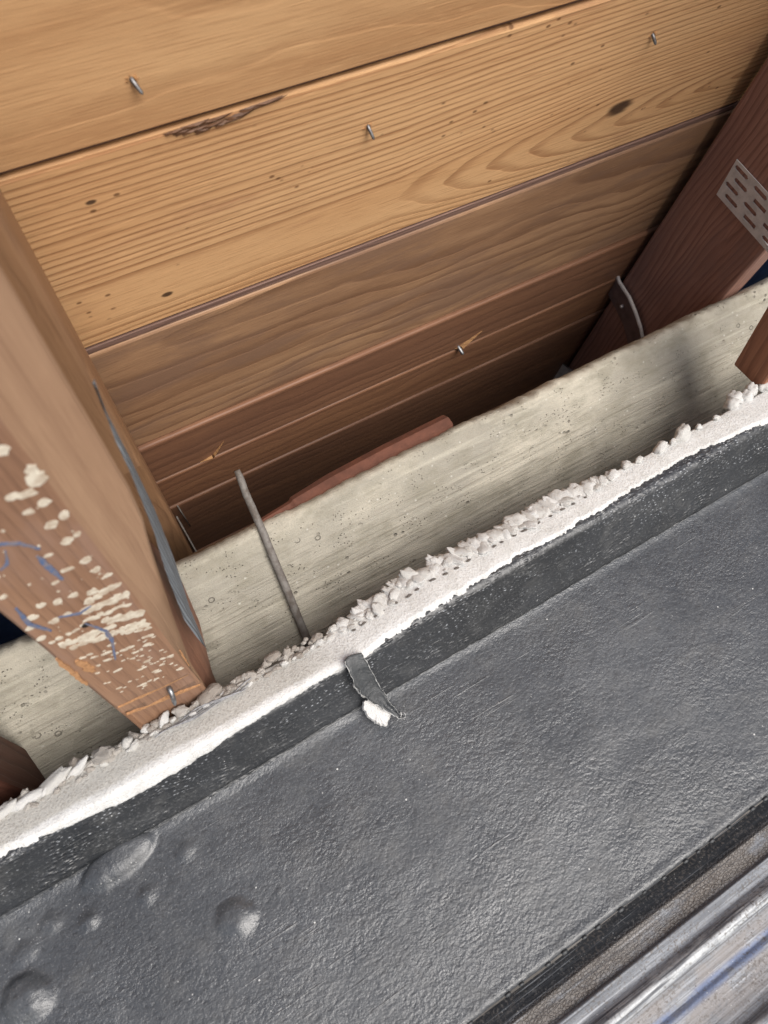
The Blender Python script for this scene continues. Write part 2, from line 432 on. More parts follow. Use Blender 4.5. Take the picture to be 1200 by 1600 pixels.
# ------------------------------------------------------------------ roof boards
deck = empty('roof_boarding', ROOF, 'underside of roof boarded with wide orange-brown pine planks', 'boarding')
B = []
spec_boards = [
    # y from, y to, proud, material
    (-0.045, 0.151, 0.0, wood('pine_board_a', (0.62, 0.36, 0.175), (0.52, 0.27, 0.12), (0.30, 0.14, 0.06), 60, 0.05, None, 0.1, (), 1.3, 0.4)),
    (0.1545, 0.3380, 0.0, wood('pine_board_b', (0.66, 0.405, 0.205), (0.47, 0.255, 0.118), (0.32, 0.15, 0.065), 30, 0.19, 2.2, 0.05, (), 3.7, 0.22, warp=0.007, streak=1.0)),
    (0.3435, 0.5232, 0.001, wood('pine_board_c', (0.68, 0.415, 0.21), (0.57, 0.315, 0.145), (0.27, 0.115, 0.046), 196, 0.481, 0.80, 0.095,
        ((0.564, 0.466, 0.021, 0.0100), (0.040, 0.379, 0.0045, 0.0022), (0.0723, 0.4935, 0.006, 0.003)), 0.4, 0.75, warp=0.0013, streak=0.6, specks=0.8, plain_until=0.31, flat_from=0.50,
        stain=((0.40, 0.20, 0.11), 0.56, 0.5))),
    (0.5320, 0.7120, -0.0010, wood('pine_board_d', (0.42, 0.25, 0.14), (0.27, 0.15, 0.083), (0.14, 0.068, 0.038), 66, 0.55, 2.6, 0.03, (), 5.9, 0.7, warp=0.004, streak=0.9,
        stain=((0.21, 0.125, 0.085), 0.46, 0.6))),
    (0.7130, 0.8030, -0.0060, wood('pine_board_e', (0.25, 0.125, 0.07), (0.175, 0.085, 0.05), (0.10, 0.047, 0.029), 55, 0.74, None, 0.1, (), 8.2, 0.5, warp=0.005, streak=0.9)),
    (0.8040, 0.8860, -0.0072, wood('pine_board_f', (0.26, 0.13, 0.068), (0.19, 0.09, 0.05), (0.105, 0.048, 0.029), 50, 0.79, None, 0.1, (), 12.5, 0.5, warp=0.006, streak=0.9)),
    (0.8865, 1.0850, -0.0100, wood('pine_board_g', (0.20, 0.10, 0.056), (0.135, 0.066, 0.04), (0.085, 0.04, 0.025), 58, 0.90, None, 0.1, (), 15.1, 0.6, warp=0.005, streak=0.9)),  # lowest boards: darker stain, plus the gap's shade in their colour
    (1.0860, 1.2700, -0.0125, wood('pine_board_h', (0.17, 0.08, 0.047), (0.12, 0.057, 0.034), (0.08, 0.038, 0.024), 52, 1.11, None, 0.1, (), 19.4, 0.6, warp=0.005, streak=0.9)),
]
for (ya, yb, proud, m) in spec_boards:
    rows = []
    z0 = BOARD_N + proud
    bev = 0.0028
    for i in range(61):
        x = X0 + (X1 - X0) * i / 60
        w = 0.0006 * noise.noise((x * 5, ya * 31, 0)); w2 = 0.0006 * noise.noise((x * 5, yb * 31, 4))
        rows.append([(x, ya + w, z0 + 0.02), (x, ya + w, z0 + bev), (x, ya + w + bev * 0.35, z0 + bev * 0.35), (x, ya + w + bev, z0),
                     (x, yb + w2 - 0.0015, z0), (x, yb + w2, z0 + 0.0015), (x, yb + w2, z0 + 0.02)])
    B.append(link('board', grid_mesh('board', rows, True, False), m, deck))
TONGUE = wood('dark_tongue', (0.23, 0.14, 0.11), (0.17, 0.10, 0.08), (0.10, 0.06, 0.045), 200, 0, None, 0.1, (), 7.7, 0.4)
link('tongue', box_mesh('tongue', (X0, 0.5248, BOARD_N + 0.0006), (X1, 0.5318, BOARD_N + 0.012), 0.0006), TONGUE, B[3])
link('tongue', box_mesh('tongue', (X0, 0.3384, BOARD_N + 0.0060), (X1, 0.3431, BOARD_N + 0.014)), TONGUE, B[2])
tag(B[2], 'golden board with close dark grain lines and one dark knot')
tag(B[3], 'brown stained board below the golden one')

# nail points that came through the boards
def nail_mesh(length, r, bend, tipr=0.25):
    pts = [Vector((0, 0, 0.004)), Vector((0, 0, 0)), Vector(bend) * 0.4 + Vector((0, 0, -length * 0.45)), Vector(bend) * 0.9 + Vector((0, 0, -length * 0.85)), Vector(bend) + Vector((0, 0, -length))]
    return tube('nail', pts, [r, r, r, r * 0.85, r * tipr], 8)
def splinter_mesh(r):
    V = []; F = []
    k = 7
    for i in range(k):
        a = 2 * math.pi * i / k
        V += [(r * 0.5 * math.cos(a), r * 0.5 * math.sin(a), 0.0005), (r * rnd.uniform(0.8, 1.7) * math.cos(a) * 1.5, r * rnd.uniform(0.7, 1.2) * math.sin(a), 0.0004),
              (r * 0.8 * math.cos(a + .3), r * 0.8 * math.sin(a + .3), -r * rnd.uniform(0.3, 1.0))]
        F.append((3 * i, 3 * i + 1, 3 * i + 2))
    return mesh('wood_splinter', V, F)
SPLINT = wood('splintered_pine', (0.42, 0.24, 0.11), (0.30, 0.15, 0.06), (0.16, 0.07, 0.03), 200, 0, None, 0.1, (), 2.0)
for (b, x, y, L, r, bend) in [(1, 0.0885, 0.302, 0.007, 0.0015, (0.003, 0.006, 0)), (2, 0.2625, 0.3905, 0.008, 0.0015, (0.002, 0.007, 0)),
                              (2, 0.5625, 0.392, 0.0065, 0.0015, (0.003, 0.006, 0)), (4, 0.445, 0.7985, 0.013, 0.0028, (0.002, 0.004, 0))]:
    n = link('nail', nail_mesh(L, r, bend), NAIL, B[b]); n.location = (x, y, BOARD_N + spec_boards[b][2])
    s = link('wood_splinter', splinter_mesh(0.0032), SPLINT, B[b]); s.location = (x, y, BOARD_N + spec_boards[b][2])
# chips of wood burst out round nails on the lower boards
def chip(pts, b, z):
    V = [(p[0], p[1], z - 0.0006 - (0.004 if k == 1 else 0)) for k, p in enumerate(pts)] + [(p[0], p[1], z + 0.001) for p in pts]
    n = len(pts)
    F = [tuple(range(n)), tuple(range(n, 2 * n))] + [(i, (i + 1) % n, n + (i + 1) % n, n + i) for i in range(n)]
    link('wood_splinter', mesh('wood_splinter', V, F), SPLINT, B[b])
chip([(0.050, 0.802), (0.0665, 0.797), (0.066, 0.806)], 4, BOARD_N - 0.006)
chip([(0.067, 0.806), (0.069, 0.795), (0.0865, 0.774)], 4, BOARD_N - 0.006)
chip([(0.448, 0.797), (0.452, 0.802), (0.482, 0.783)], 4, BOARD_N - 0.006)
# torn upper edge of the golden board
TEAR = wood('torn_grain', (0.16, 0.075, 0.035), (0.10, 0.045, 0.022), (0.05, 0.022, 0.012), 300, 0, None, .1, (), 4.0, warp=.004)
for k in range(26):
    t = rnd.random(); x = 0.098 + t * 0.070; l = rnd.uniform(0.012, 0.030); env = math.sin(math.pi * min(1, t * 1.15)) ** .7; w = 0.0006 + rnd.uniform(.3, 1) * 0.0024
    y = 0.3433 + rnd.random() * 0.0062 * env
    zz = 0.4009 - rnd.uniform(0, .0004)
    V = [(x, y, zz), (x + l, y - 0.0012 * rnd.random(), zz), (x + l * .75, y + w * .5, zz - .0006), (x + l * .12, y + w, zz - .0006), (x + l * .5, y + w * .3, zz - .0014)]
    link('torn_fibre', mesh('torn_fibre', V, [(0, 1, 4), (1, 2, 4), (2, 3, 4), (3, 0, 4)]), TEAR, B[2])

# ------------------------------------------------------------------ rafters
RAFT_R = wood('rafter_red_pine', (0.42, 0.235, 0.18), (0.30, 0.16, 0.125), (0.14, 0.072, 0.058), 150, 0.9, 2.0, 0.05,
              ((1.005, 0.98, 0.03, 0.016),), 6.6, 0.6, along='y', dark_knots=False, warp=0.003, streak=0.8, stain=((0.24, 0.15, 0.13), 0.5, 0.5))
RAFT_L = wood('rafter_tan_pine', (0.36, 0.20, 0.105), (0.27, 0.145, 0.075), (0.14, 0.07, 0.038), 80, 0.2, None, 0.1, (), 2.6, 0.4, along='y', warp=0.006)
def rafter(name, prof, xa, xb, m, label, bev=0.004):
    n = len(prof)
    bm = bmesh.new()
    a = [bm.verts.new((xa, p, q)) for p, q in prof]; b = [bm.verts.new((xb, p, q)) for p, q in prof]
    bm.faces.new(a); bm.faces.new(b[::-1])
    for i in range(n): bm.faces.new((a[i], b[i], b[(i + 1) % n], a[(i + 1) % n]))
    bmesh.ops.recalc_face_normals(bm, faces=bm.faces[:])
    bmesh.ops.bevel(bm, geom=[e for e in bm.edges if abs(e.verts[0].co.x - e.verts[1].co.x) < 1e-6], offset=bev, segments=2, affect='EDGES', profile=0.5)
    me = bpy.data.meshes.new(name); bm.to_mesh(me); bm.free()
    return tag(link(name, me, m, mat=ROOF), label, 'rafter', 'rafters under the roof boarding')
rafter('rafter', [(-0.03, 0.386), (1.25, 0.386), (1.25, RAFTER_N), (-0.03, RAFTER_N)], 0.7475, 0.782, RAFT_R,
       'dark reddish-brown rafter at the right, nailed under the boards')
rafter('rafter', [(-0.03, 0.386), (1.25, 0.386), (1.25, 0.318), (0.475, 0.315), (0.468, RAFTER_N), (-0.03, RAFTER_N)], -0.092, -0.009, RAFT_L,
       'tan rafter behind the splashed strut at the left edge, notched underneath')

# dark blue sheeting hanging in the neighbouring bays
def sheeting(xa, xb, label):
    rows = []
    for i in range(25):
        x = xa + (xb - xa) * i / 24
        rows.append([(x, y, 0.372 + 0.008 * fb(x * 7, y * 6, 1, 3)) for y in [0.25 + 0.04 * j for j in range(25)]])
    me = grid_mesh('blue_sheeting', rows)
    o = tag(link('blue_sheeting', me, BLUE, mat=ROOF), label, 'sheeting', 'blue sheeting in the side bays')
    md = o.modifiers.new('thickness', 'SOLIDIFY'); md.thickness = 0.001
sheeting(0.786, 1.9, 'dark blue sheeting visible under the right-hand rafter')
sheeting(-0.83, -0.10, 'dark blue sheeting in the gap left of the splashed strut')

# ------------------------------------------------------------------ metal straps on the right rafter
def strap_perforated():
    # plate in the plane of the rafter's side: runs from its side down past its lower edge; slots cut through
    y0, y1, za, zb = 0.546, 0.594, 0.345, 0.150
    wall = 0.7459
    slots = []
    for k in range(7):
        for c, yc in enumerate((0.5525, 0.5635, 0.5745, 0.5855)):
            slots.append((yc, za - 0.014 - k * 0.035 - (0.008 if c % 2 else 0.0)))
    ys = sorted({y0, y1}); 
    bm = bmesh.new()
    # build as a fine grid and leave the slot cells out
    nyc, nzc = 48, 130
    vs = {}
    def vert(i, j):
        if (i, j) not in vs: vs[(i, j)] = bm.verts.new((wall, y0 + (y1 - y0) * i / nyc, za + (zb - za) * j / nzc + 0.10 * (y0 + (y1 - y0) * i / nyc - 0.546) * -1))
        return vs[(i, j)]
    for i in range(nyc):
        for j in range(nzc):
            y = y0 + (y1 - y0) * (i + .5) / nyc; z = za + (zb - za) * (j + .5) / nzc
            inside = False
            for (yc, zc) in slots:
                dz = max(abs(z - zc) - 0.0088, 0)
                if (y - yc) ** 2 + dz * dz < 0.0024 ** 2: inside = True; break
            if not inside: bm.faces.new((vert(i, j), vert(i + 1, j), vert(i + 1, j + 1), vert(i, j + 1)))
    me = bpy.data.meshes.new('perforated_strap'); bm.to_mesh(me); bm.free()
    o = tag(link('perforated_strap', me, STEEL, mat=ROOF), 'galvanised perforated steel strap nailed across the dark right rafter', 'strap')
    md = o.modifiers.new('thickness', 'SOLIDIFY'); md.thickness = 0.0012; md.offset = 0
strap_perforated()

t = empty('bent_strap', ROOF, 'brown bent steel strap curling down the side of the dark right rafter', 'strap')
right = [(0.7924, 0.4111), (0.7995, 0.4043), (0.8041, 0.3858), (0.8054, 0.3563), (0.8137, 0.3318), (0.8262, 0.3106), (0.850, 0.284)]
left = [(0.8321, 0.4181), (0.8378, 0.4053), (0.8435, 0.3854), (0.8475, 0.3615), (0.8547, 0.3389), (0.8699, 0.3171), (0.892, 0.290)]
off = [0.000, 0.004, 0.008, 0.010, 0.011, 0.010, 0.008]
rows = [[(0.7465 - o, *r), (0.7465 - o * .5, *l), (0.7465 - o * .5 + .003, *l), (0.7465 - o + .003, *r)] for r, l, o in zip(right, left, off)]
link('band', grid_mesh('band', rows, True, False), RUST, t)
rows = [[(0.7462 - o, r[0] - .0022, r[1]), (0.7455 - o, r[0], r[1]), (0.7475 - o + .003, r[0], r[1]), (0.7475 - o + .003, r[0] - .0022, r[1])] for r, o in zip(right, off)]
link('worn_edge', grid_mesh('worn_edge', rows, True, False), BARE, t)
hd = link('nail_head', tube('nail_head', [(0.741, 0, 0), (0.736, 0, 0), (0.7345, 0, 0)], [0.0032, 0.003, 0.0012], 8), BARE, t); hd.location = (0, 0.828, 0.358)
# folded ends of two angle plates at the foot of the rafters
def plate(pts, label, m, edge):
    t = empty('angle_plate', ROOF, label, 'plate', 'angle plates at the rafter feet')
    n = len(pts)
    V = [(p[0], p[1], p[2]) for p in pts] + [(p[0] + 0.002, p[1] + 0.001, p[2]) for p in pts]
    link('plate', mesh('plate', V, [tuple(range(n)), tuple(range(n, 2 * n))] + [(i, (i + 1) % n, n + (i + 1) % n, n + i) for i in range(n)]), m, t)
    link('worn_edge', tube('worn_edge', edge, 0.0010, 6), m if m is RODM else NAIL, t)
plate([(0.733, 1.03, 0.392), (0.733, 1.15, 0.392), (0.745, 1.15, 0.345), (0.745, 1.03, 0.352)], 'small dark steel plate at the far foot of the right rafter', STEEL,
      [(0.733, 1.03, 0.392), (0.745, 1.03, 0.352)])
plate([(0.744, 0.865, 0.288), (0.744, 0.93, 0.288), (0.744, 0.93, 0.25), (0.744, 0.865, 0.262)], 'small dark steel plate beside the bent strap above the concrete', STEEL,
      [(0.7435, 0.868, 0.289), (0.7435, 0.868, 0.262)])
plate([(-0.0075, 0.90, 0.382), (-0.0075, 1.05, 0.382), (-0.0035, 1.05, 0.300), (-0.0035, 0.95, 0.300)], 'grey steel plate on the tan left rafter just above the concrete', RODM,
      [(0.001, 0.885, 0.389), (0.004, 0.965, 0.386)])

# ------------------------------------------------------------------ struts
M0 = 0.23756
STRUT_M = wood('strut_pine', (0.33, 0.19, 0.115), (0.245, 0.135, 0.083), (0.145, 0.075, 0.047), 150, -0.2, 3.4, 0.02, (), 9.3, 0.35, along='y', warp=0.003, streak=1.0,
               stain=((0.30, 0.185, 0.135), 0.47, 0.7))
STRUT_S = wood('strut_planed_side', (0.36, 0.225, 0.14), (0.295, 0.175, 0.107), (0.20, 0.11, 0.066), 60, -0.2, 3.4, 0.02, (), 11.1, 0.25, along='y', warp=0.003, streak=0.8)
STRUT_B = wood('strut_shaded_rear', (0.25, 0.125, 0.08), (0.19, 0.092, 0.06), (0.11, 0.05, 0.034), 60, -0.2, 3.4, 0.02, (), 5.1, 0.3, along='y', warp=0.003, streak=0.8)  # unlit rear side painted as a darker, redder pine
STRUT_R = wood('strut_red_pine', (0.33, 0.15, 0.085), (0.25, 0.105, 0.06), (0.13, 0.05, 0.03), 70, 0.5, 1.8, 0.1, (), 4.3, 0.5, along='y', warp=0.006)
STRUT_D = wood('strut_shaded_pine', (0.10, 0.04, 0.026), (0.07, 0.028, 0.02), (0.04, 0.015, 0.01), 70, 0.5, 1.8, 0.1, (), 7.3, 0.5, along='y', warp=0.006)  # the shadow on this strut is put into a darkened pine colour
st = empty('timber_strut', STRUT, 'brown timber strut at left splashed with pale lime spots and blue marks', 'strut', 'struts standing on the kerb')
xk = [(-0.1, -0.0180), (0.30, -0.0178), (0.33, -0.0200), (0.356, -0.0242), (0.447, -0.0366), (0.539, -0.0469), (0.62, -0.0485), (0.73, -0.050)]
xr = [(-0.1, -0.026), (0.30, -0.026), (0.36, -0.027), (0.42, -0.0215), (0.46, -0.0197), (0.53, -0.0242), (0.634, -0.0385), (0.73, -0.046)]
rows = []
ss = [-0.1 + 0.01 * i for i in range(84)] + [0.5165, 0.5185, 0.5205, 0.5535, 0.556, 0.558]
for s in sorted(ss):
    k = lerp(xk, s); r = lerp(xr, s)
    # two shallow saw steps near the foot, slightly skewed
    def step(x):
        return 0.0022 * sm(0.0, 0.002, s - (0.5175 + 0.10 * (x + 0.0475) + .002)) + 0.0045 * sm(0.0, 0.0025, s - (0.553 + 0.28 * (x + 0.0475)))
    wob = 0.0006 * fb(s * 12, 2.2, 0, 3)
    rows.append([(-0.108 + wob, s, M0 + 0.052), (-0.1085 + wob, s, M0 + 0.0025), (-0.1065 + wob, s, M0 + step(-.1065) + .0005),
                 (-0.090, s, M0 + step(-.09)), (-0.070, s, M0 + step(-.07)), (-0.0500 + wob, s, M0 + step(-.05)), (-0.0472 + wob, s, M0 + 0.0012 + step(-.047)),
                 (k - 0.0015, s, M0 + 0.0140), (k, s, M0 + 0.0165),
                 ((k * .55 + r * .45), s, M0 + 0.029), (r - 0.002, s, M0 + 0.044), (r - 0.004, s, M0 + 0.052)])
me = grid_mesh('shaft', rows, True, False)
for p in me.polygons: p.use_smooth = True
sh = link('shaft', me, STRUT_M, st)
me.materials.append(STRUT_S); me.materials.append(STRUT_B)
for p in me.polygons:
    js = [v % 12 for v in p.vertices]
    if len(js) == 4:
        lo = min(js)
        if set(js) <= {6, 7, 8}: p.material_index = 1
        elif set(js) <= {8, 9, 10, 11}: p.material_index = 2
try:
    me.set_sharp_from_angle(angle=math.radians(14))
except Exception: pass
# raw orange wood along the two saw steps
def ribbon(pts, w, z, name, m, parent, th=0.0006):
    L = []; R_ = []
    for i, p in enumerate(pts):
        a = Vector(pts[max(i - 1, 0)]); b = Vector(pts[min(i + 1, len(pts) - 1)]); t = (b - a).normalized(); nrm = Vector((-t.y, t.x))
        ww = w * (0.35 + 0.65 * math.sin(math.pi * (i + .6) / (len(pts) + .2))) * rnd.uniform(.75, 1.2)
        L.append((p[0] + nrm.x * ww, p[1] + nrm.y * ww)); R_.append((p[0] - nrm.x * ww, p[1] - nrm.y * ww))
    zz = z if callable(z) else (lambda x, s: z)
    rows = [[(l[0], l[1], zz(*l) - th), (r[0], r[1], zz(*r) - th), (r[0], r[1], zz(*r) + .001), (l[0], l[1], zz(*l) + .001)] for l, r in zip(L, R_)]
    return link(name, grid_mesh(name, rows, True, False), m, parent)
def dense(pts, k=6, jit=0.0):
    out = []
    for a, b in zip(pts, pts[1:]):
        for i in range(k): out.append((a[0] + (b[0] - a[0]) * i / k + rnd.uniform(-jit, jit), a[1] + (b[1] - a[1]) * i / k + rnd.uniform(-jit, jit)))
    return out + [pts[-1]]
ribbon(dense([(-0.106, 0.5135), (-0.075, 0.5165), (-0.0505, 0.5195)], 14, 0.0004), 0.0019, M0 + 0.0009, 'saw_cut', RAW, sh)
ribbon(dense([(-0.1068, 0.5375), (-0.075, 0.5465), (-0.0485, 0.554)], 14, 0.0004), 0.0020, M0 + 0.0030, 'saw_cut', RAW, sh)
ribbon(dense([(-0.0475, 0.5195), (-0.0462, 0.50), (-0.0455, 0.485)], 8, 0.0004), 0.0009, M0 + 0.0050, 'saw_cut', RAW, sh)
# chipped left arris showing raw wood
ribbon(dense([(-0.1078, 0.405), (-0.1072, 0.43), (-0.1076, 0.455)], 8, 0.0006), 0.0018, M0 + 0.0002, 'chipped_arris', RAW, sh)
ribbon(dense([(-0.1000, 0.418), (-0.0975, 0.442)], 8, 0.0008), 0.0028, M0, 'chipped_arris', RAW, sh)
# lime splashes
def blob(x, s, a, b, ang, z=0.0, th=0.00016):
    k = 11; ph = rnd.uniform(0, 9)
    ring = []
    for i in range(k):
        t = 2 * math.pi * i / k
        rr = 1 + 0.5 * noise.noise((math.cos(t) * 1.3 + ph, math.sin(t) * 1.3, ph)) + rnd.uniform(-.08, .08)
        px, py = a * rr * math.cos(t), b * rr * math.sin(t)
        ring.append((x + px * math.cos(ang) - py * math.sin(ang), s + px * math.sin(ang) + py * math.cos(ang)))
    V = [(p[0], p[1], M0 + z + 0.0002) for p in ring] + [(x + (p[0] - x) * .9, s + (p[1] - s) * .9, M0 + z - th * .9) for p in ring] + [(x, s, M0 + z - th)]
    F = [(i, (i + 1) % k, k + (i + 1) % k, k + i) for i in range(k)] + [(k + i, k + (i + 1) % k, 2 * k) for i in range(k)]
    return V, F
splash = [(-0.055, 0.2262, 3.2, 2.6), (-0.0500, 0.2500, 4.6, 3.6), (-0.0575, 0.2570, 4.0, 2.2), (-0.0464 - .003, 0.2437, 2.2, 2.2), (-0.0632, 0.2546, 2.8, 1.8), (-0.0623, 0.2687, 2.6, 1.7), (-0.0538, 0.2669, 2.8, 2.2),
          (-0.0505, 0.2811, 2.4, 2.2), (-0.0581, 0.2839, 3.0, 2.4), (-0.057, 0.3007, 2.6, 2.4), (-0.0691, 0.3053, 1.8, 1.2), (-0.0513, 0.2992, 1.6, 1.6), (-0.0556, 0.323, 2.8, 2.2), (-0.0666, 0.3235, 3.0, 1.3),
          (-0.0549, 0.335, 2.4, 1.7), (-0.052, 0.345, 2.4, 1.6), (-0.0641, 0.354, 3.0, 2.6), (-0.0733, 0.3485, 2.8, 1.7), (-0.0895, 0.3435, 2.4, 1.6), (-0.0821, 0.3474, 2.4, 2.0), (-0.0834, 0.3637, 2.6, 1.5), (-0.0983, 0.3509, 2.6, 2.0),
          (-0.1061 + .003, 0.3599, 2.4, 1.6), (-0.1055 + .002, 0.3752, 2.4, 1.7), (-0.0911, 0.364, 2.4, 1.9), (-0.076, 0.330, 1.8, 1.1), (-0.0745, 0.246, 2.0, 1.6), (-0.084, 0.262, 2.4, 1.6), (-0.100, 0.322, 1.8, 1.2)]
V = []; F = []
def add_blob(*a, **k):
    v, f = blob(*a, **k); o = len(V); V.extend(v); F.extend([tuple(i + o for i in q) for q in f])
for (x, s, a, b) in splash: add_blob(x, s, a / 760, b / 720, rnd.uniform(-.2, .4))
for r_, (x0, s0, x1, s1, n, a, b) in enumerate([(-0.068, 0.3600, -0.052, 0.3590, 5, 3.2, 2.6), (-0.074, 0.3700, -0.0515, 0.3720, 8, 3.4, 3.0), (-0.076, 0.3790, -0.053, 0.3830, 7, 2.8, 1.6),
                                                (-0.070, 0.3900, -0.0505, 0.4000, 8, 3.2, 3.6), (-0.098, 0.3930, -0.070, 0.3990, 9, 3.0, 2.8), (-0.094, 0.4010, -0.052, 0.4120, 14, 2.8, 2.6),
                                                (-0.101, 0.3850, -0.082, 0.3830, 5, 2.2, 1.4), (-0.074, 0.4075, -0.0515, 0.4180, 7, 2.6, 2.4)]):
    for i in range(n):
        t = i / (n - 1); add_blob(x0 + (x1 - x0) * t + rnd.uniform(-.0008, .0008), s0 + (s1 - s0) * t + rnd.uniform(-.0012, .0012), a / 800 * rnd.uniform(.7, 1.15), b / 780 * rnd.uniform(.7, 1.15), rnd.uniform(-.1, .4), th=rnd.uniform(.0001, .00025))
for i in range(95):
    t = rnd.random(); s = 0.418 + 0.085 * t ** 1.1; x = -0.052 - rnd.random() ** 1.3 * 0.047
    a = rnd.choice((.7, .9, 1.2, 1.7, 2.2)) / 1000
    add_blob(x, s, a * 1.5, a * .75, rnd.uniform(.1, .6), th=.00015)
for i in range(40):
    s = rnd.uniform(.23, .40); x = rnd.uniform(-.105, -.05); a = rnd.choice((.3, .5, .8)) / 1000
    add_blob(x, s, a * 1.3, a, rnd.uniform(0, 3), th=.00015)
me = mesh('lime_splash', V, F, False)
tag(link('lime_splash', me, SPLASH, sh), 'pale dried lime spots', kind='stuff')
for pts, w in [([(-0.0900, 0.279), (-0.0822, 0.2815), (-0.0752, 0.2865), (-0.0698, 0.2972)], .0011), ([(-0.0731, 0.3016), (-0.0728, 0.3138), (-0.0717, 0.3299)], .0016),
               ([(-0.1001, 0.3358), (-0.1021, 0.3554), (-0.0964, 0.3718)], .0013), ([(-0.0795, 0.381), (-0.0736, 0.3999), (-0.0748, 0.4146), (-0.0819, 0.4402)], .0013),
               ([(-0.091, 0.2996), (-0.0862, 0.2974), (-0.0826, 0.2875)], .0008), ([(-0.088, 0.362), (-0.078, 0.368), (-0.070, 0.366)], .0009)]:
    ribbon(dense(pts, 6, .0002), w, M0 - 0.0002, 'blue_mark', CHALK, sh, 0.0005)
n = link('nail', tube('nail', [(0, 0, .004), (0.0006, 0.0003, -0.004), (-0.0012, 0.009, -0.0085), (-0.002, 0.013, -0.0095)], [.0021, .0021, .0019, .0012], 8), NAIL, st); n.location = (-0.0688, 0.5265, M0 + .001)
# small knot hole
link('nail_hole', tube('nail_hole', [(-0.0800, 0.3835, M0 - .0003), (-0.0800, 0.3835, M0 + .001)], [.0026, .0026], 9), plain('black_hole', (.012, .01, .009), (.02, .017, .015)), sh)

# right strut: only its lower left corner is in view, cut askew at the foot
def strut_box(label, xa, xb, za, zb, sa, front, back, m, name='timber_strut'):
    V = [(xa, sa, za), (xb, sa, za), (xb, sa, zb), (xa, sa, zb), (xa, front, za), (xb, front, za), (xb, back, zb), (xa, back, zb)]
    bm = bmesh.new(); vs = [bm.verts.new(v) for v in V]
    for f in ((0, 1, 2, 3), (4, 5, 6, 7), (0, 1, 5, 4), (1, 2, 6, 5), (2, 3, 7, 6), (3, 0, 4, 7)): bm.faces.new([vs[i] for i in f])
    bmesh.ops.recalc_face_normals(bm, faces=bm.faces[:])
    bmesh.ops.bevel(bm, geom=bm.edges[:], offset=0.0025, segments=2, affect='EDGES', profile=.5)
    me = bpy.data.meshes.new('timber_strut'); bm.to_mesh(me); bm.free()
    return tag(link(name, me, m, mat=STRUT), label, 'strut', 'struts standing on the kerb')
strut_box('reddish timber strut end at the right edge, cut at an angle over the concrete', 0.6205, 0.682, 0.2405, 0.283, -0.1, 0.5700, 0.5660, STRUT_R)
strut_box('timber strut coloured dark for shadow at the lower left edge, behind the kerb, widened out of view to block light', -0.40, -0.226, 0.262, 0.315, -0.1, 0.78, 0.78, STRUT_D)  # unseen height and width added so the strut shades the concrete

# grey weathered lath lodged between rafter and strut
GREYW = wood('weathered_grey_wood', (0.22, 0.24, 0.26), (0.14, 0.155, 0.17), (0.02, 0.02, 0.022), 330, 0.0, None, 0.1, (), 3.3, 0.85, along='y', warp=0.0025, rough=.75)
ledge = [(-0.0091, .2488, .04), (-0.0136, .289, .034), (-0.0150, .3187, .028), (-0.0204, .3796, .018), (-0.0275, .430, .012), (-0.0315, .472, .010), (-0.0350, .5077, .009), (-0.0345, .540, .010), (-0.0332, .568, .012)]
redge = [(-0.0088, .2500, .04), (-0.0104, .268, .04), (-0.0110, .305, .038), (-0.0130, .358, .033), (-0.0172, .412, .027), (-0.0214, .452, .023), (-0.0262, .492, .020), (-0.0292, .530, .017), (-0.0322, .5685, .014)]
rows = []
for (a, b) in zip(ledge, redge):
    A = [a[0] * (M0 + a[2]) / (M0 + .04), a[1] * (M0 + a[2]) / (M0 + .04), M0 + a[2]]; Bv = [b[0] * (M0 + b[2]) / (M0 + .04), b[1] * (M0 + b[2]) / (M0 + .04), M0 + b[2]]
    mid = [(A[k] + Bv[k]) / 2 for k in range(3)]; mid[2] -= .002
    rows.append([A, mid, Bv, [Bv[0] - .001, Bv[1], Bv[2] + .005], [A[0] + .001, A[1], A[2] + .006]])
tag(link('weathered_lath', grid_mesh('weathered_lath', rows, True, False), GREYW, mat=STRUT), 'grey weathered splintered lath wedged along the right side of the splashed strut', 'lath')

# ------------------------------------------------------------------ things on the concrete
pts = []
for i in range(25):
    t = i / 24
    tab = [(0, (0.0665, 0.5156, -0.4428)), (0.25, (0.0649, 0.4999, -0.4699)), (0.5, (0.0642, 0.4817, -0.5015)), (0.75, (0.0615, 0.4480, -0.5560)), (1.0, (0.0585, 0.4120, -0.6200)), (1.25, (0.056, 0.375, -0.69))]
    for (a, p), (b, q) in zip(tab, tab[1:]):
        if t * 1.25 <= b + 1e-9:
            f = (t * 1.25 - a) / (b - a); pts.append(tuple(p[k] + (q[k] - p[k]) * f + 0.0006 * noise.noise((t * 9, k, 0)) for k in range(3))); break
rod = tag(link('steel_rod', tube('steel_rod', pts, [0.0030] + [0.0036 + 0.0012 * i / 24 + 0.0002 * (i % 2) for i in range(24)], 10), RODM),
          'thin grey steel rod leaning up across the concrete beam', 'rod')
